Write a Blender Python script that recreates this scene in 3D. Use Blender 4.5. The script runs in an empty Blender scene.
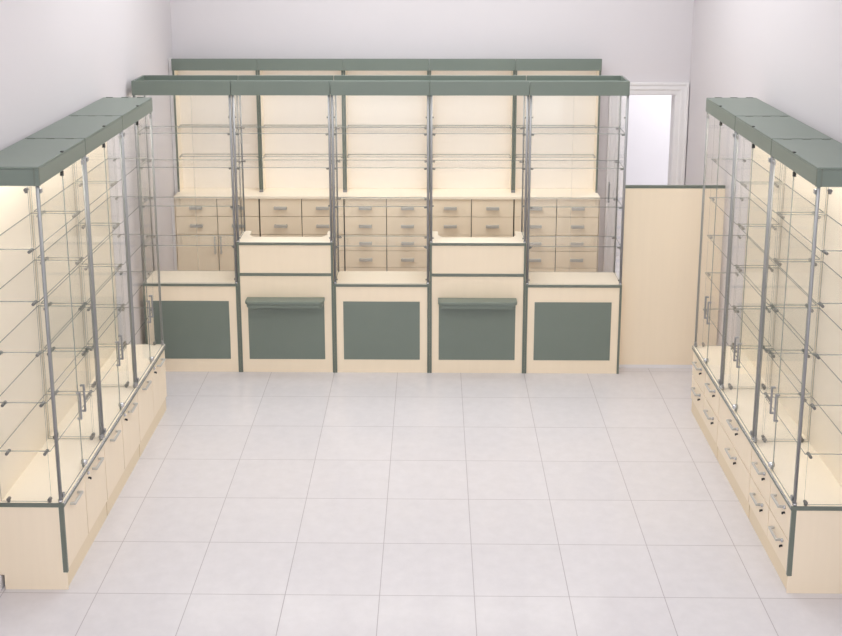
import bpy, bmesh, math
from mathutils import Vector, Matrix

S = bpy.context.scene
COL = S.collection

# ------------------------------------------------------------------ materials
def lin(r, g, b):
    f = lambda c: (c / 255 / 12.92) if c / 255 <= 0.04045 else ((c / 255 + 0.055) / 1.055) ** 2.4
    return (f(r), f(g), f(b), 1)

def principled(name, col, rough=0.5, metal=0.0, spec=0.5, noise=None, grain=None):
    m = bpy.data.materials.new(name); m.use_nodes = True
    nt = m.node_tree; b = nt.nodes['Principled BSDF']
    b.inputs['Base Color'].default_value = col
    b.inputs['Roughness'].default_value = rough
    b.inputs['Metallic'].default_value = metal
    b.inputs['Specular IOR Level'].default_value = spec
    if noise or grain:
        tc = nt.nodes.new('ShaderNodeTexCoord'); mp = nt.nodes.new('ShaderNodeMapping')
        nz = nt.nodes.new('ShaderNodeTexNoise'); mx = nt.nodes.new('ShaderNodeMix'); mx.data_type = 'RGBA'
        nt.links.new(tc.outputs['Object'], mp.inputs['Vector']); nt.links.new(mp.outputs['Vector'], nz.inputs['Vector'])
        sc, amt = (noise or grain)
        mp.inputs['Scale'].default_value = (sc, sc, sc) if noise else (sc, sc, sc * 0.06)
        nz.inputs['Scale'].default_value = 1.0; nz.inputs['Detail'].default_value = 5
        mx.inputs['A'].default_value = tuple(c * (1 - amt) for c in col[:3]) + (1,)
        mx.inputs['B'].default_value = tuple(min(1, c * (1 + amt)) for c in col[:3]) + (1,)
        nt.links.new(nz.outputs['Fac'], mx.inputs['Factor'])
        nt.links.new(mx.outputs['Result'], b.inputs['Base Color'])
    return m

def glass_mat(name, tint, refl=1.0, body=None, bodyfac=0.0):
    """thin sheet: straight-through transmission plus a fresnel mirror reflection"""
    m = bpy.data.materials.new(name); m.use_nodes = True
    nt = m.node_tree; nt.nodes.clear()
    out = nt.nodes.new('ShaderNodeOutputMaterial')
    tr = nt.nodes.new('ShaderNodeBsdfTransparent'); tr.inputs['Color'].default_value = tint
    gl = nt.nodes.new('ShaderNodeBsdfGlossy'); gl.inputs['Roughness'].default_value = 0.02
    # Schlick reflectance, the same from both sides of the sheet
    lw = nt.nodes.new('ShaderNodeLayerWeight'); lw.inputs['Blend'].default_value = 0.5
    pw = nt.nodes.new('ShaderNodeMath'); pw.operation = 'POWER'; pw.inputs[1].default_value = 5.0
    ma = nt.nodes.new('ShaderNodeMath'); ma.operation = 'MULTIPLY_ADD'; ma.inputs[1].default_value = 0.96 * refl; ma.inputs[2].default_value = 0.04 * refl
    mx = nt.nodes.new('ShaderNodeMixShader')
    nt.links.new(lw.outputs['Facing'], pw.inputs[0]); nt.links.new(pw.outputs[0], ma.inputs[0]); nt.links.new(ma.outputs[0], mx.inputs[0])
    src = tr
    if body:
        df = nt.nodes.new('ShaderNodeBsdfDiffuse'); df.inputs['Color'].default_value = body
        m2 = nt.nodes.new('ShaderNodeMixShader'); m2.inputs[0].default_value = bodyfac
        nt.links.new(tr.outputs[0], m2.inputs[1]); nt.links.new(df.outputs[0], m2.inputs[2]); src = m2
    nt.links.new(src.outputs[0], mx.inputs[1]); nt.links.new(gl.outputs[0], mx.inputs[2])
    nt.links.new(mx.outputs[0], out.inputs[0])
    return m

def emissive(name, col, strength):
    m = bpy.data.materials.new(name); m.use_nodes = True
    b = m.node_tree.nodes['Principled BSDF']
    b.inputs['Base Color'].default_value = col
    b.inputs['Emission Color'].default_value = col
    b.inputs['Emission Strength'].default_value = strength
    return m

M = {}
M['beige'] = principled('cream_laminate', lin(240, 224, 199), 0.42, grain=(30, 0.025))
M['cream'] = principled('pale_cream_laminate', lin(244, 232, 212), 0.42, grain=(30, 0.02))
M['green'] = principled('grey_green_laminate', lin(114, 124, 115), 0.38, noise=(8, 0.03))
M['greenedge'] = principled('grey_green_edging', lin(108, 115, 105), 0.4)
M['metal'] = principled('brushed_aluminium', lin(150, 150, 151), 0.34, 0.5)
M['chrome'] = principled('polished_steel', lin(200, 200, 200), 0.22, 0.75)
M['handle'] = principled('satin_nickel', lin(188, 185, 179), 0.35, 0.15)
M['white'] = principled('off_white_backboard', lin(240, 231, 219), 0.45, grain=(30, 0.01))
M['dark'] = principled('black_plastic', lin(28, 28, 28), 0.5)
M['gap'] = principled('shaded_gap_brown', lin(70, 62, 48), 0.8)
M['wall'] = principled('white_painted_plaster', lin(214, 209, 211), 0.85, noise=(1.5, 0.008))
M['trim'] = principled('white_gloss_paint', lin(232, 229, 229), 0.45)
M['ceiling'] = principled('ceiling_white', lin(238, 236, 235), 0.9)
M['glass'] = glass_mat('clear_glass_sheet', (0.997, 0.998, 0.997, 1), 0.4)
M['glassedge'] = glass_mat('cut_glass_edge', (0.86, 0.89, 0.87, 1), 0.4, lin(158, 162, 157), 0.6)
M['led'] = emissive('warm_light_strip', (1.0, 0.955, 0.90, 1), 4.6)
M['ledb'] = emissive('shelf_light_strip', (1.0, 0.95, 0.89, 1), 0.9)
M['ledc'] = emissive('counter_light_strip', (1.0, 0.965, 0.91, 1), 4.0)
M['clip'] = principled('shelf_clip_steel', lin(128, 126, 122), 0.3, 0.6)
M['plinth'] = principled('cream_plinth_board', lin(230, 213, 184), 0.5, grain=(30, 0.025))

def floor_mat(t, ox, oy):
    m = bpy.data.materials.new('pale_glazed_floor_tiles'); m.use_nodes = True
    nt = m.node_tree; b = nt.nodes['Principled BSDF']; L = nt.links.new
    tc = nt.nodes.new('ShaderNodeTexCoord'); sx = nt.nodes.new('ShaderNodeSeparateXYZ')
    L(tc.outputs['Object'], sx.inputs[0])
    def mth(op, a, bb=None):
        n = nt.nodes.new('ShaderNodeMath'); n.operation = op
        for i, v in enumerate((a, bb)):
            if v is None: continue
            if isinstance(v, (int, float)): n.inputs[i].default_value = v
            else: L(v, n.inputs[i])
        return n.outputs[0]
    masks, cells = [], []
    for ax, o in (('X', ox), ('Y', oy)):
        u = mth('DIVIDE', mth('SUBTRACT', sx.outputs[ax], o), t)
        cells.append(mth('FLOOR', u))
        fr = mth('FRACT', u)
        d = mth('MINIMUM', fr, mth('SUBTRACT', 1.0, fr))
        masks.append(mth('LESS_THAN', d, 0.0020 / t))
    grout = mth('MAXIMUM', masks[0], masks[1])
    cb = nt.nodes.new('ShaderNodeCombineXYZ'); L(cells[0], cb.inputs[0]); L(cells[1], cb.inputs[1])
    wn = nt.nodes.new('ShaderNodeTexWhiteNoise'); L(cb.outputs[0], wn.inputs['Vector'])
    nz = nt.nodes.new('ShaderNodeTexNoise'); nz.inputs['Scale'].default_value = 13; nz.inputs['Detail'].default_value = 8
    nz.inputs['Roughness'].default_value = 0.65
    L(tc.outputs['Object'], nz.inputs['Vector'])
    v = mth('ADD', mth('MULTIPLY', nz.outputs['Fac'], 0.9), mth('MULTIPLY', wn.outputs['Value'], 0.12))
    mx = nt.nodes.new('ShaderNodeMix'); mx.data_type = 'RGBA'
    mx.inputs['A'].default_value = lin(198, 194, 196); mx.inputs['B'].default_value = lin(216, 212, 214)
    L(v, mx.inputs['Factor'])
    m2 = nt.nodes.new('ShaderNodeMix'); m2.data_type = 'RGBA'
    m2.inputs['B'].default_value = lin(160, 154, 156)
    L(grout, m2.inputs['Factor']); L(mx.outputs['Result'], m2.inputs['A'])
    L(m2.outputs['Result'], b.inputs['Base Color'])
    L(mth('ADD', mth('MULTIPLY', nz.outputs['Fac'], 0.06), mth('ADD', mth('MULTIPLY', grout, 0.4), 0.13)), b.inputs['Roughness'])
    b.inputs['Specular IOR Level'].default_value = 0.42
    return m

# ------------------------------------------------------------------ mesh helpers
class MB:
    def __init__(self): self.bm = bmesh.new()
    def box(self, x0, x1, y0, y1, z0, z1):
        x0, x1 = sorted((x0, x1)); y0, y1 = sorted((y0, y1)); z0, z1 = sorted((z0, z1))
        r = bmesh.ops.create_cube(self.bm, size=1)
        bmesh.ops.scale(self.bm, vec=(x1 - x0, y1 - y0, z1 - z0), verts=r['verts'])
        bmesh.ops.translate(self.bm, vec=((x0 + x1) / 2, (y0 + y1) / 2, (z0 + z1) / 2), verts=r['verts'])
        return self
    def cyl(self, a, b, r, seg=14, r2=None):
        a, b = Vector(a), Vector(b); d = b - a
        q = d.to_track_quat('Z', 'Y').to_matrix().to_4x4()
        v = bmesh.ops.create_cone(self.bm, cap_ends=True, cap_tris=False, segments=seg, radius1=r,
                                  radius2=r if r2 is None else r2, depth=d.length)['verts']
        bmesh.ops.transform(self.bm, matrix=Matrix.Translation((a + b) / 2) @ q, verts=v)
        for f in {f for w in v for f in w.link_faces}:
            if len(f.verts) == 4: f.smooth = True
        return self
    def ball(self, c, r, sc=(1, 1, 1)):
        v = bmesh.ops.create_uvsphere(self.bm, u_segments=10, v_segments=7, radius=r)['verts']
        bmesh.ops.scale(self.bm, vec=sc, verts=v); bmesh.ops.translate(self.bm, vec=c, verts=v)
        for f in {f for w in v for f in w.link_faces}: f.smooth = True
        return self
    def prism(self, pts, axis, a, b):
        """closed outline pts swept along axis from a to b; pts are the two other coordinates in xyz order"""
        def P(p, t):
            return {'x': (t, p[0], p[1]), 'y': (p[0], t, p[1]), 'z': (p[0], p[1], t)}[axis]
        va = [self.bm.verts.new(P(p, a)) for p in pts]; vb = [self.bm.verts.new(P(p, b)) for p in pts]
        n = len(pts)
        self.bm.faces.new(va); self.bm.faces.new(vb)
        for i in range(n): self.bm.faces.new((va[i], va[(i + 1) % n], vb[(i + 1) % n], vb[i]))
        bmesh.ops.recalc_face_normals(self.bm, faces=self.bm.faces[:])
        return self
    def build(self, name, mat, parent=None, bevel=0.0, seg=1, thin=None):
        me = bpy.data.meshes.new(name); self.bm.to_mesh(me); self.bm.free()
        o = bpy.data.objects.new(name, me); COL.objects.link(o)
        me.materials.append(mat)
        if thin is not None:                      # glass: rim faces get the cut-edge look
            me.materials.append(M['glassedge'])
            for p in me.polygons: p.material_index = 0 if abs(p.normal[thin]) > 0.5 else 1
        if parent: o.parent = parent
        if bevel:
            md = o.modifiers.new('soft_edge', 'BEVEL'); md.width = bevel; md.segments = seg; md.limit_method = 'ANGLE'
        return o

def thing(name, loc, label, cat, group=None):
    o = bpy.data.objects.new(name, None); COL.objects.link(o); o.location = loc
    o.empty_display_size = 0.1
    o['label'] = label; o['category'] = cat
    if group: o['group'] = group
    return o
def struct(name, mb, mat, **k):
    o = mb.build(name, mat, **k); o['kind'] = 'structure'; return o

def bow_handle(name, parent, y0, z0, length, x, m, vertical=False, t=0.012, out=0.028, h=None, mat='handle'):
    """D handle on a face at x (local), standing out along m; runs along y, or z when vertical"""
    h = h or t
    b = MB(); l = length / 2
    if vertical:
        b.box(x + m * (out - t), x + m * out, y0 - h / 2, y0 + h / 2, z0 - l, z0 + l)
        for s in (-1, 1): b.box(x, x + m * (out - t * .5), y0 - h / 2, y0 + h / 2, z0 + s * (l - t * .5) - t / 2, z0 + s * (l - t * .5) + t / 2)
    else:
        b.box(x + m * (out - t), x + m * out, y0 - l, y0 + l, z0 - h / 2, z0 + h / 2)
        for s in (-1, 1): b.box(x, x + m * (out - t * .5), y0 + s * (l - t * .5) - t / 2, y0 + s * (l - t * .5) + t / 2, z0 - h / 2, z0 + h / 2)
    return b.build(name, M[mat], parent, bevel=min(t, h) * .3, seg=2)

# ------------------------------------------------------------------ measured layout (metres)
W = 0.70
XL, YLN = -1.817, 4.893          # front plane and first unit of the row with hinged doors
XR, YRN = 1.757, 4.908           # the facing row, with drawers
ZB, ZC, ZT = 0.472, 2.071, 2.161
DV = 0.315
YC, XC, WC = 7.635, -2.123, 0.6997
DC = 0.31
YBACK = 9.08
WL, WR = -2.165, 2.130
CEIL = 3.70
YF = -2.5

# ------------------------------------------------------------------ the room
struct('floor', MB().box(-2.4, 3.7, YF, 10.7, -0.08, 0.0), floor_mat(0.4684, -1.6658, 4.8679))
struct('ceiling', MB().box(-2.4, 3.7, YF, 10.7, CEIL, CEIL + 0.1), M['ceiling'])
struct('wall_left', MB().box(WL - 0.12, WL, YF, 10.7, 0, CEIL), M['wall'])
struct('wall_right', MB().box(WR, WR + 0.12, YF, YBACK + 0.13, 0, CEIL), M['wall'])
DX0, DX1, DZ = 1.556, 2.027, 1.877                 # door opening
wb = MB().box(WL, DX0, YBACK, YBACK + 0.13, 0, CEIL).box(DX1, WR, YBACK, YBACK + 0.13, 0, CEIL).box(DX0, DX1, YBACK, YBACK + 0.13, DZ, CEIL)
struct('wall_back', wb, M['wall'])
struct('wall_corridor', MB().box(WL, 3.6, 10.6, 10.7, 0, CEIL), M['wall'])
struct('wall_corridor_side', MB().box(3.6, 3.7, YBACK + 0.13, 10.7, 0, CEIL), M['wall'])
struct('baseboard_left', MB().box(WL, WL + 0.016, YF, YBACK, 0, 0.075), M['trim'], bevel=0.003)
struct('baseboard_right', MB().box(WR - 0.016, WR, YF, YBACK, 0, 0.075), M['trim'], bevel=0.003)
struct('baseboard_back', MB().box(WL + 0.016, DX0 - 0.1, YBACK - 0.016, YBACK, 0, 0.075), M['trim'], bevel=0.003)
dr = bpy.data.objects.new('door_1', None); COL.objects.link(dr); dr.location = ((DX0 + DX1) / 2, YBACK, 0)
dr['kind'] = 'structure'; dr['label'] = 'white moulded casing around the open doorway in the back wall'
def dbuild(name, mb, **k):
    o = mb.build(name, M['trim'], None, **k)
    o.parent = dr; o.matrix_parent_inverse = Matrix.Translation(-Vector(dr.location)); o['kind'] = 'structure'
    return o
jm = MB().box(DX0, DX0 + 0.014, YBACK - 0.002, YBACK + 0.13, 0, DZ).box(DX1 - 0.014, DX1, YBACK - 0.002, YBACK + 0.13, 0, DZ).box(DX0 + .014, DX1 - .014, YBACK - 0.002, YBACK + 0.13, DZ - 0.014, DZ)
dbuild('door_jamb', jm)
CW = 0.098
prof = [(0, 0), (0, -0.012), (0.03, -0.014), (0.042, -0.021), (0.07, -0.021), (0.082, -0.028), (CW, -0.028), (CW, 0)]
cs = MB(); rings = []
for o_, d_ in prof:
    o_ -= 0.006
    rings.append([cs.bm.verts.new((x, YBACK - 0.0005 + d_, z)) for x, z in ((DX0 - o_, 0), (DX0 - o_, DZ + o_), (DX1 + o_, DZ + o_), (DX1 + o_, 0))])
for i in range(len(rings)):
    p_, q_ = rings[i], rings[(i + 1) % len(rings)]
    for j in range(3): cs.bm.faces.new((p_[j], p_[j + 1], q_[j + 1], q_[j]))
for j in (0, 3): cs.bm.faces.new([r_[j] for r_ in rings])
bmesh.ops.recalc_face_normals(cs.bm, faces=cs.bm.faces[:])
dbuild('casing', cs)

# ------------------------------------------------------------------ glass display cabinets along the side walls
def wall_cabinet(name, m, y_near, label, group, fronts, near_end=False, far_end=False):
    """m=+1: back on the left wall, front faces +x.  local x=0 is the front plane, -m*DV the back; local y=0 the near end"""
    t = thing(name, (XL if m > 0 else XR, y_near, 0), label, 'display cabinet', group)
    X = lambda a: m * a                              # a>0 points into the room
    g = 0.0035
    y0, y1 = g, W - g
    # --- base carcass
    b = MB()
    b.box(X(-DV), X(-0.019), y0, y0 + 0.016, 0, ZB - 0.022).box(X(-DV), X(-0.019), y1 - 0.016, y1, 0, ZB - 0.022)
    b.box(X(-DV), X(-DV + 0.008), y0 + .016, y1 - .016, 0.02, ZB - 0.022).box(X(-DV + .008), X(-0.03), y0 + .016, y1 - .016, 0.096, 0.112)
    if near_end:
        b.box(X(-0.019), X(-0.001), y0, y0 + 0.008, 0, 0.095)
        b.box(X(-(0.346 if m > 0 else 0.371)), X(-DV), y0, y0 + 0.016, 0.08, ZB - 0.001)
    b.build('base_carcass', M['beige'], t)
    MB().box(X(-0.022), X(-0.008), y0 + (0.010 if near_end else 0.003), y1 - 0.003, 0, 0.094).build('plinth', M['plinth'], t)
    ys = y0
    if near_end:                                     # green edging of the open end panel
        MB().box(X(-0.019), X(0.003), y0, y0 + 0.015, 0.094, ZB - 0.022).build('edge_trim', M['greenedge'], t)
        ys = y0 + 0.0165
    top = MB().box(X(-DV), X(0.004), y0, y1, ZB - 0.021, ZB).build('display_base', M['cream'], t)
    MB().box(X(0.004), X(0.010), y0, y1, ZB - 0.021, ZB - 0.009).build('edge_trim', M['greenedge'], top)
    MB().box(X(0.004), X(0.011), y0, y1, ZB - 0.009, ZB + 0.002).build('front_rail', M['chrome'], top, bevel=0.003, seg=2)
    if near_end: MB().box(X(-DV), X(0.010), y0 - 0.003, y0, ZB - 0.021, ZB + 0.001).build('edge_trim', M['greenedge'], top)
    # --- doors or drawers
    zlo, zhi, zm = 0.100, ZB - 0.0245, 0.268
    ym = W / 2
    def lock(par, y, z):
        MB().cyl((X(0), y, z), (X(0.007), y, z), 0.0095).cyl((X(0.006), y, z), (X(0.011), y, z), 0.006).build('lock', M['chrome'], par)
    def key(par, y, z):
        MB().cyl((X(0.0), y, z), (X(0.009), y, z), 0.0055).box(X(0.009), X(0.016), y - .0015, y + .0015, z - .009, z + .004).build('key_slot', M['dark'], par)
    if fronts == 'doors':
        for i, (a, c) in enumerate(((ys, ym - 0.004), (ym + 0.004, y1 - .002))):
            d = MB().box(X(-0.018), X(0), a, c, zlo, zhi).build('door', M['beige'], t)
            bow_handle('handle', d, (a + c) / 2 - 0.01 + .02 * i, 0.408, 0.125, 0, X(1), t=0.013, out=0.030)
            if i: lock(d, a + 0.045, 0.425); key(d, a + 0.055, 0.392)
    else:
        cols = ((ys, ym - 0.004), (ym + 0.004, y1 - .002)) if fronts == 'drawers' else ((ys, y1 - .002),)
        for a, c in cols:
            for z0, z1, hz in ((zlo, zm - .004, 0.212), (zm + .004, zhi, 0.394)):
                d = MB().box(X(-0.018), X(0), a, c, z0, z1).build('drawer', M['beige'], t)
                bow_handle('handle', d, (a + c) / 2 + 0.012, hz, 0.125, 0, X(1), t=0.013, out=0.030)
                lock(d, (a + c) / 2 - 0.072, hz + 0.012); key(d, (a + c) / 2 - 0.070, hz - 0.018)
    # --- upper glass case
    MB().box(X(-DV), X(-DV + 0.010), y0 + .001, y1 - .001, ZB, ZC).build('back_panel', M['cream'], t)
    for y in (y0 + 0.010, y1 - 0.010):
        p = MB().cyl((X(-0.010), y, ZB), (X(-0.010), y, ZC + 0.001), 0.0078, 16).build('post', M['metal'], t)
        MB().cyl((X(-0.010), y, ZB + .0005), (X(-0.010), y, ZB + 0.014), 0.0115, 16).build('post_foot', M['chrome'], p)
    for k, y in enumerate((y0 + 0.010, y1 - 0.010)):
        s = MB().box(X(-DV + 0.012), X(-0.055), y - 0.0025, y + 0.0025, ZB + 0.004, ZC - 0.004).build('side_glass', M['glass'], t, thin=1)
        for z in (ZB + 0.016, ZC - 0.02):
            for xx in (-0.062, -DV + 0.05):
                MB().cyl((X(xx), y - 0.010, z), (X(xx), y + 0.010, z), 0.009).box(X(xx - .006), X(xx + .006), y - .006, y + .006, z - 0.0155, z).build('glass_clip', M['clip'], s)
    for i, (a, c) in enumerate(((y0 + 0.020, ym - 0.0015), (ym + 0.0015, y1 - 0.020))):
        d = MB().box(X(-0.0075), X(-0.0025), a, c, ZB + 0.007, ZC - 0.004).build('glass_door', M['glass'], t, thin=0)
        ye = (ym - 0.034, ym + 0.034)[i]
        bow_handle('handle', d, ye, 0.842 + .012 * i, 0.150, X(-0.0025), X(1), vertical=True, t=0.010, out=0.024, h=0.012, mat='metal')
        yh = (a + 0.012, c - 0.012)[i]
        for z in (ZB + 0.028, ZC - 0.03):
            MB().box(X(-0.011), X(0.002), yh - 0.012, yh + 0.012, z - 0.011, z + 0.011).build('hinge', M['metal'], d, bevel=0.002)
        if i:
            MB().cyl((X(-0.016), a + 0.016, ZB + 0.032), (X(0.012), a + 0.016, ZB + 0.032), 0.013).box(X(-.012), X(.004), a + .004, a + .028, ZB + .012, ZB + .034).build('door_lock', M['chrome'], d)
        else:
            MB().box(X(-0.012), X(0.003), c - 0.014, c - 0.002, ZC - 0.028, ZC - 0.004).build('door_stop', M['dark'], d)
    for z in (0.742, 0.995, 1.252, 1.508, 1.765):
        s = MB().box(X(-DV + 0.014), X(-0.045), y0 + 0.018, y1 - 0.018, z - 0.006, z).build('glass_shelf', M['glass'], t, thin=2)
        for y, q in ((y0 + 0.010, 1), (y1 - 0.010, -1)):
            for xx in (-0.068, -DV + 0.06):
                MB().cyl((X(xx), y - q * 0.009, z - 0.012), (X(xx), y + q * 0.030, z - 0.012), 0.0075).ball((X(xx), y + q * 0.03, z - 0.012), 0.0095).build('shelf_clip', M['clip'], s)
    # --- cornice box with a light strip under its lid
    c = MB()
    c.box(X(-0.016), X(0.004), y0, y1, ZC, ZT - 0.012)
    c.box(X(-DV), X(-DV + 0.016), y0, y1, ZC, ZT - 0.012)
    c.box(X(-DV + 0.016), X(-0.016), y0, y0 + 0.016, ZC, ZT - 0.012).box(X(-DV + .016), X(-0.016), y1 - 0.016, y1, ZC, ZT - 0.012)
    co = c.build('cornice', M['green'], t, bevel=0.0012)
    MB().box(X(-DV), X(0.004), y0 + .001, y1 - .001, ZT - 0.0118, ZT).build('cornice_lid', M['green'], co, bevel=0.004, seg=2)
    if near_end:
        MB().box(X(-0.020), X(-0.012), y0 - 0.0025, y0 - .0002, ZC, ZT - 0.004).box(X(0.0042), X(0.0065), y0 + .004, y0 + .010, ZC, ZT - 0.004).build('corner_strip', M['greenedge'], co)
    MB().box(X(-0.006), X(0.006), ym - .010, ym + .010, ZT - 0.002, ZT + 0.0035).build('lid_catch', M['dark'], co)
    for xx in (-0.07, -0.17, -0.27):
        MB().box(X(xx - .022), X(xx + .022), y1 - 0.014, y1 - .002, ZT + .0002, ZT + 0.003).build('joint_plate', M['greenedge'], co)
    MB().box(X(-DV + .03), X(-.05), y0 + 0.03, y1 - 0.03, ZT - 0.030, ZT - 0.0125).build('light_panel', M['led'], co)
    return t

GL = 'glass display cabinets over hinged doors'
lab = ['tall glass display cabinet over two beige hinged doors, at the end far from the counters',
       'tall glass display cabinet over two beige hinged doors, between the two others of its row',
       'tall glass display cabinet over two beige hinged doors, at its row end by the counters']
for k in range(3):
    wall_cabinet('display_cabinet', 1, YLN + W * k, lab[k], GL, 'doors', k == 0, k == 2)
GR = 'glass display cabinets over drawers'
lab = ['tall glass display cabinet over four small drawers, at the row end away from the gate',
       'tall glass display cabinet over two wide drawers, between the two cabinets with four small drawers',
       'tall glass display cabinet over four small drawers beside the beige gate']
for k in range(3):
    wall_cabinet('display_cabinet', -1, YRN + W * k, lab[k], GR, ('drawers', 'wide', 'drawers')[k], k == 0, k == 2)

# ------------------------------------------------------------------ sales counters
Z1, ZM, Z2, ZCB, ZCT = 0.687, 0.764, 1.001, 2.077, 2.178
def counter(name, k, label, group, desk, cat):
    t = thing(name, (XC + WC * k, YC, 0), label, cat, group)
    x0, x1 = 0.0006, WC - 0.0006
    top = Z2 if desk else Z1
    TH = 0.020
    # carcass: two side panels, a rear rail; green edging on the fronts
    b = MB()
    for a, c in ((x0, x0 + 0.016), (x1 - 0.016, x1)):
        b.box(a, c, 0.004, DC, 0, top - TH)
    b.box(x0 + 0.016, x1 - 0.016, 0.03, DC, 0.06, 0.076)
    b.build('carcass', M['beige'], t)
    for a, c in ((x0, x0 + 0.016), (x1 - 0.016, x1)):
        MB().box(a, c, 0, 0.0042, 0, top - TH).build('edge_trim', M['greenedge'], t)
    fx0, fx1 = x0 + 0.0165, x1 - 0.0165
    zt = (ZM - 0.017) if desk else (Z1 - TH)
    fp = MB().box(fx0, fx1, 0.006, 0.022, 0.0, zt - .0005).build('front_panel', M['beige'], t)
    gz = 0.553
    MB().box(0.068, 0.628, 0.0015, 0.006, 0.104, gz).build('inset_panel', M['green'], fp, bevel=0.0008)
    if desk:
        MB().box(fx0, fx1, 0.000, 0.022, ZM - 0.017, ZM + 0.004).build('trim_bar', M['greenedge'], t, bevel=0.002)
        MB().box(fx0, fx1, 0.006, 0.022, ZM + 0.0045, Z2 - TH - .0005).build('upper_panel', M['beige'], t)
        # desk board with a notch on the seller's side
        w, dp = 0.062, 0.152
        pts = [(x0, 0.004), (x1, 0.004), (x1, DC), (x1 - w, DC), (x1 - w, dp + 0.05), (x1 - w - 0.035, dp), (x0 + w + 0.035, dp), (x0 + w, dp + 0.05), (x0 + w, DC), (x0, DC)]
        d = MB().prism(pts, 'z', Z2 - TH, Z2).build('desk_board', M['cream'], t)
        MB().box(x0, x1, -0.002, 0.004, Z2 - TH, Z2 + .0005).build('edge_trim', M['greenedge'], d, bevel=0.002)
        # inner lower work surface behind the desk
        MB().box(x0 + 0.016, x1 - 0.016, dp - 0.02, DC, 0.76, 0.776).build('work_shelf', M['cream'], t)
        # bag shelf
        s = []
        a, c, r, n = 0.062, 0.634, 0.030, 5
        dep = 0.10
        s.append((a, 0.006)); s.append((a, -dep + r))
        for i in range(1, n + 1):
            q = math.pi / 2 * i / n; s.append((a + r - r * math.cos(q), -dep + r - r * math.sin(q)))
        for i in range(0, n + 1):
            q = math.pi / 2 * i / n; s.append((c - r + r * math.sin(q), -dep + r - r * math.cos(q)))
        s.append((c, 0.006))
        bs = MB().prism([(x, y) for x, y in s], 'z', 0.562, 0.585).build('bag_shelf', M['green'], t, bevel=0.004, seg=2)
        s2 = [(x * .965 + .012, y * 0.93) for x, y in s]
        MB().prism(s2, 'z', 0.533, 0.5615).build('shelf_nosing', M['green'], bs, bevel=0.006, seg=3)
    else:
        d = MB().box(x0, x1, 0.004, DC, Z1 - TH, Z1).build('display_base', M['cream'], t)
        MB().box(x0, x1, -0.002, 0.004, Z1 - TH, Z1 + .0005).build('edge_trim', M['greenedge'], d, bevel=0.002)
    zc0 = top
    # posts
    for x in (x0 + 0.0105, x1 - 0.0105):
        p = MB().cyl((x, 0.012, zc0), (x, 0.012, ZCB + .001), 0.0092, 16).build('post', M['metal'], t)
        MB().cyl((x, 0.012, zc0 + .0005), (x, 0.012, zc0 + 0.012), 0.0115, 16).build('post_foot', M['chrome'], p)
        MB().cyl((x, DC - 0.012, zc0), (x, DC - 0.012, ZCB + .001), 0.0065, 14).build('rear_post', M['metal'], t)
    for x in (x0 + 0.0105, x1 - 0.0105):
        MB().box(x - 0.0022, x + 0.0022, 0.024, DC - 0.022, zc0 + 0.004, ZCB - 0.003).build('side_glass', M['glass'], t, thin=0)
    if not desk:
        MB().box(x0 + 0.022, x1 - 0.022, 0.008, 0.013, Z1 + 0.003, ZCB - 0.003).build('front_glass', M['glass'], t, thin=1)
        for i, (a, c) in () if k == 2 else enumerate(((x0 + 0.022, WC / 2 - .002), (WC / 2 + .002, x1 - 0.022))):
            r = MB().box(a, c, DC - 0.015, DC - 0.010, Z1 + 0.003, ZCB - 0.003).build('rear_glass_door', M['glass'], t, thin=1)
            if i and k in (0, 4):
                bow = MB().box(c - .052, c - .040, DC + .006, DC + .018, 1.22, 1.38)
                for z in (1.235, 1.365): bow.box(c - .052, c - .040, DC - .010, DC + .008, z - .006, z + .006)
                bow.build('handle', M['metal'], r, bevel=0.002)
    zs = (1.803, 1.554) if desk else (1.803, 1.554, 1.269, 0.973)
    for z in zs:
        s = MB().box(x0 + 0.014, x1 - 0.014, 0.022, DC - 0.022, z - 0.006, z).build('glass_shelf', M['glass'], t, thin=2)
        for x, q in ((x0 + 0.0105, 1), (x1 - 0.0105, -1)):
            for y in (0.030, DC - 0.035):
                MB().cyl((x - q * .004, y, z - .011), (x + q * 0.022, y, z - .011), 0.0065).ball((x + q * .022, y, z - .011), 0.0085).build('shelf_clip', M['clip'], s)
    # extra glass clips up the posts
    for z in [zc0 + 0.03, zc0 + 0.27, ZCB - 0.16]:
        for x, q in ((x0 + 0.0105, 1), (x1 - 0.0105, -1)):
            MB().cyl((x, 0.02, z), (x + q * 0.018, 0.02, z), 0.006).build('glass_clip', M['clip'], t)
    # cornice
    x0 += .0012; x1 -= .0012
    c = MB().box(x0, x1, -0.004, 0.014, ZCB, ZCT).box(x0, x1, DC - .016, DC, ZCB, ZCT)
    c.box(x0, x0 + .016, .014, DC - .016, ZCB, ZCT if k == 0 else ZCT - .035).box(x1 - .016, x1, .014, DC - .016, ZCB, ZCT if k == 4 else ZCT - .035)
    co = c.build('cornice', M['green'], t, bevel=0.0012)
    MB().box(x0 + .0161, x1 - .0161, 0.0141, DC - .0161, ZCT - .045, ZCT - .035).build('cornice_lid', M['green'], co)
    MB().box(x0 + .05, x1 - .05, 0.03, DC - .03, ZCT - .060, ZCT - .0455).build('light_panel', M['ledc'], co)
    for s_, xx in ((0, x0), (4, x1)):
        if k == s_:
            MB().box(xx + (.004 if k == 0 else -.012), xx + (.012 if k == 0 else -.004), 0.02, DC - .02, ZCT + .0002, ZCT + .004).build('end_rail', M['chrome'], co)
    return t

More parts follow.
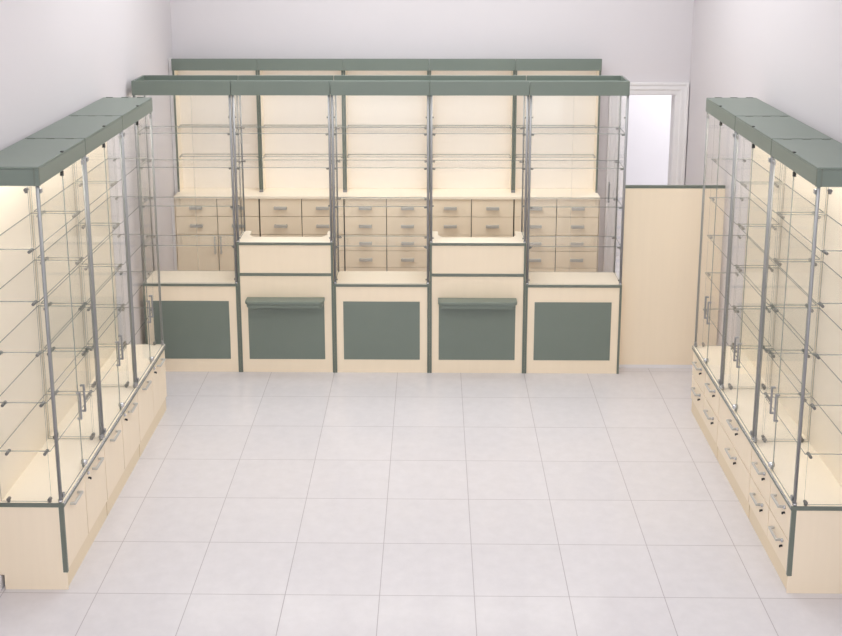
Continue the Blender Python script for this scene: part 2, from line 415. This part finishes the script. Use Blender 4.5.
CG = 'counters of the sales row'
labels = [
    ('display_counter', 'low display counter with green front panel, at the row end near the hinged-door cabinets', 'display counter', False),
    ('cash_counter', 'raised cash counter with green bag shelf, second counter from the hinged-door cabinets', 'cash counter', True),
    ('display_counter', 'low display counter with green front panel, between the two raised cash counters', 'display counter', False),
    ('cash_counter', 'raised cash counter with green bag shelf, second counter from the beige gate', 'cash counter', True),
    ('display_counter', 'low display counter with green front panel, directly beside the beige gate', 'display counter', False)]
for k, (nm, lb, ct, dk) in enumerate(labels):
    counter(nm, k, lb, 'raised cash counters' if dk else 'low glass display counters', dk, ct)

# ------------------------------------------------------------------ drawer cabinets along the back wall
YB0, ZW = 8.752, 1.068
BX0, WB = -2.134, 0.7003
DB = 0.306
BC, BT = 2.090, 2.186
def back_cabinet(k, label):
    t = thing('drawer_cabinet', (BX0 + WB * k, YB0, 0), label, 'drawer cabinet', 'drawer cabinets along the back wall')
    x0, x1 = 0.001, WB - 0.001
    b = MB()
    for a, c in ((x0, x0 + .016), (x1 - .016, x1)): b.box(a, c, 0.032, DB, 0, ZW - 0.024)
    b.box(x0 + .016, x1 - .016, DB - .012, DB, .02, ZW - .024)
    b.box(x0 + .016, x1 - .016, 0.036, DB - .012, 0.08, 0.096)
    b.build('carcass', M['gap'], t)  # dark brown paints the shade between drawers onto the carcass
    if k in (0, 4):
        a = x0 - .003 if k == 0 else x1
        if k == 0: MB().box(-0.0285, x0 - .0032, 0.02, 0.05, 0, ZW - .0225).box(-0.0285, x0 - .0032, 0.165, 0.195, ZW - .0225, BT).build('dark_gap_cover', M['trim'], t)  # added white strip, hides the dark shaded gap beside the wall
        MB().box(a, a + .003, 0.012, DB, 0, ZW - .0225).build('end_panel', M['beige'], t)
    MB().box(x0 + 0.002, x1 - 0.002, 0.04, 0.056, 0, 0.078).build('plinth', M['beige'], t)
    wt = MB().box(x0 - .001, x1 + .001, 0, DB, ZW - 0.022, ZW).build('worktop', M['cream'], t, bevel=0.001)
    rows = [1.044, 0.893, 0.738, 0.600, 0.455, 0.270, 0.085]
    g = 0.002; e = 0.0045
    xm = WB / 2
    for ci, (a, c) in enumerate(((x0 + e, xm - 0.003), (xm + 0.003, x1 - e))):
        last = 2 if k == 0 else 6
        for r in range(last):
            z1, z0 = rows[r] - g, rows[r + 1] + g
            d = MB().box(a, c, 0.014, 0.031, z0, z1).build('drawer', M['beige'], t, bevel=0.001)
            xc = (a + c) / 2; zz = (z0 + z1) / 2
            h = MB().box(xc - .053, xc + .053, -0.012, -0.002, zz - .013, zz + .013)
            for s in (-1, 1): h.box(xc + s * .047 - .006, xc + s * .047 + .006, -0.006, 0.014, zz - .011, zz + .011)
            h.build('handle', M['handle'], d, bevel=0.003, seg=2)
        if k == 0:
            d = MB().box(a, c, 0.014, 0.031, 0.085, rows[2] - g).build('door', M['beige'], t, bevel=0.001)
            xh = c - .022 if ci == 0 else a + .022
            h = MB().box(xh - .006, xh + .006, -.014, -.004, .575, .725)
            for z in (.585, .715): h.box(xh - .006, xh + .006, -.006, .014, z - .006, z + .006)
            h.build('handle', M['handle'], d, bevel=0.002)
    # upper shelving
    uf, ub = 0.150, DB - 0.010
    for a, c in ((x0, x0 + .016), (x1 - .016, x1)):
        s = MB().box(a, c, uf + .003, ub, ZW + .001, BC).build('side_panel', M['cream'], t)
        MB().box(a, c, uf, uf + .003, ZW + 0.022, BC).build('edge_trim', M['greenedge'], s)
        MB().box(a, c, uf - .006, uf + .003, ZW + .0005, ZW + 0.0215).build('foot_bracket', M['metal'], s)
    MB().box(x0 + .016, x1 - .016, ub - .010, ub, ZW + .001, BC).build('back_panel', M['white'], t)
    for z in (1.615, 1.366):
        s = MB().box(x0 + .020, x1 - .020, uf + .03, ub - .012, z - .006, z).build('glass_shelf', M['glass'], t, thin=2)
        for x, q in ((x0 + .016, 1), (x1 - .016, -1)):
            for y in (uf + .04, ub - .03):
                MB().cyl((x, y, z - .010), (x + q * .014, y, z - .010), .004).build('shelf_pin', M['chrome'], s)
    c = MB().box(x0, x1, uf - .018, uf, BC, BT).box(x0, x1, ub - .012, ub, BC, BC + .05)
    c.box(x0, x0 + .016, uf, ub - .012, BC, BC + .05).box(x1 - .016, x1, uf, ub - .012, BC, BC + .05)
    co = c.build('cornice', M['green'], t, bevel=.0012)
    MB().box(x0, x1, uf + .0005, ub, BC + .0505, BC + .060).build('cornice_lid', M['green'], co)
    MB().box(x0 + .03, x1 - .03, uf + .012, ub - .03, BC + .036, BC + .050).build('light_panel', M['ledb'], co)
    return t
bl = ['back wall drawer cabinet with two doors under its drawers, in the room corner',
      'back wall drawer cabinet with plain drawers, next to the one with the two doors',
      'back wall drawer cabinet with plain drawers, middle of the five, behind the middle display counter',
      'back wall drawer cabinet with plain drawers, next to the cabinet nearest the doorway',
      'back wall drawer cabinet with plain drawers, at the row end by the doorway']
for k in range(5): back_cabinet(k, bl[k])

# ------------------------------------------------------------------ gate beside the counter
gt = thing('gate', (1.76, 7.75, 0), 'plain beige gate panel with grey-green top edge in front of the doorway', 'gate')
MB().box(-0.378, 0.352, 0, 0.018, 0.026, 1.382).build('panel', M['beige'], gt)
MB().box(-0.378, 0.352, -0.002, 0.020, 1.3825, 1.404).build('top_trim', M['greenedge'], gt, bevel=0.002)
MB().box(-0.378, 0.352, 0.002, 0.016, 0.0, 0.0255).build('kick_strip', M['trim'], gt)

# ------------------------------------------------------------------ light: ceiling panels over the sales floor, daylight from the shop front
def area(name, loc, sx, sy, power, rot=(0, 0, 0), col=(1, 1, 1)):
    l = bpy.data.lights.new(name, 'AREA'); l.shape = 'RECTANGLE'; l.size = sx; l.size_y = sy
    l.energy = power; l.color = col
    o = bpy.data.objects.new(name, l); COL.objects.link(o); o.location = loc; o.rotation_euler = rot
    return o
for y in (-0.6, 1.9, 4.4, 6.6):
    for x in (-1.1, 1.1):
        area('ceiling_panel_lamp', (x, y, CEIL - 0.02), 1.2, 1.0, 14, col=(0.95, 0.98, 1.0))
area('aisle_fill_light', (0, 7.75, CEIL - 0.02), 3.4, 0.8, 40, rot=(0, 0, 0), col=(0.95, 0.98, 1.0))  # added fill light, brightens the dim drawers behind the counters
area('corridor_lamp', (2.7, 9.85, 2.9), 0.8, 0.8, 44, col=(0.95, 0.98, 1.0))
w = bpy.data.worlds.new('shop_front_daylight'); S.world = w; w.use_nodes = True
w.node_tree.nodes['Background'].inputs[0].default_value = (0.92, 0.96, 1.0, 1)
w.node_tree.nodes['Background'].inputs[1].default_value = 2.1

# ------------------------------------------------------------------ camera
F, CX, CY, PITCH, YAW, ROLL, H = 1098.4523, 417.1303, 158.2213, 0.2082, 0.0148, -0.0013, 3.2397
cam = bpy.data.cameras.new('camera'); cam.sensor_fit = 'HORIZONTAL'; cam.sensor_width = 36
cam.lens = 36 * F / 842
cam.shift_x = (421 - CX) / 842
cam.shift_y = -(318 - CY) / 842
cam.clip_start = 0.05
co = bpy.data.objects.new('camera', cam); COL.objects.link(co)
fw = Vector((0, math.cos(PITCH), -math.sin(PITCH))); up = Vector((0, math.sin(PITCH), math.cos(PITCH))); r = Vector((1, 0, 0))
Rz = Matrix.Rotation(YAW, 3, 'Z'); fw, up, r = Rz @ fw, Rz @ up, Rz @ r
r2 = math.cos(ROLL) * r + math.sin(ROLL) * up; u2 = -math.sin(ROLL) * r + math.cos(ROLL) * up
co.matrix_world = Matrix(((r2.x, u2.x, -fw.x, 0), (r2.y, u2.y, -fw.y, 0), (r2.z, u2.z, -fw.z, H), (0, 0, 0, 1)))
S.camera = co

S.view_settings.view_transform = 'Standard'; S.view_settings.look = 'None'
S.view_settings.exposure = 0.20; S.view_settings.gamma = 1.0; S.view_settings.use_curve_mapping = False
S.cycles.transparent_max_bounces = 64
S.cycles.max_bounces = 12; S.cycles.diffuse_bounces = 6; S.cycles.glossy_bounces = 4
S.cycles.use_denoising = True
S.cycles.caustics_reflective = False; S.cycles.caustics_refractive = False
S.cycles.sample_clamp_indirect = 4
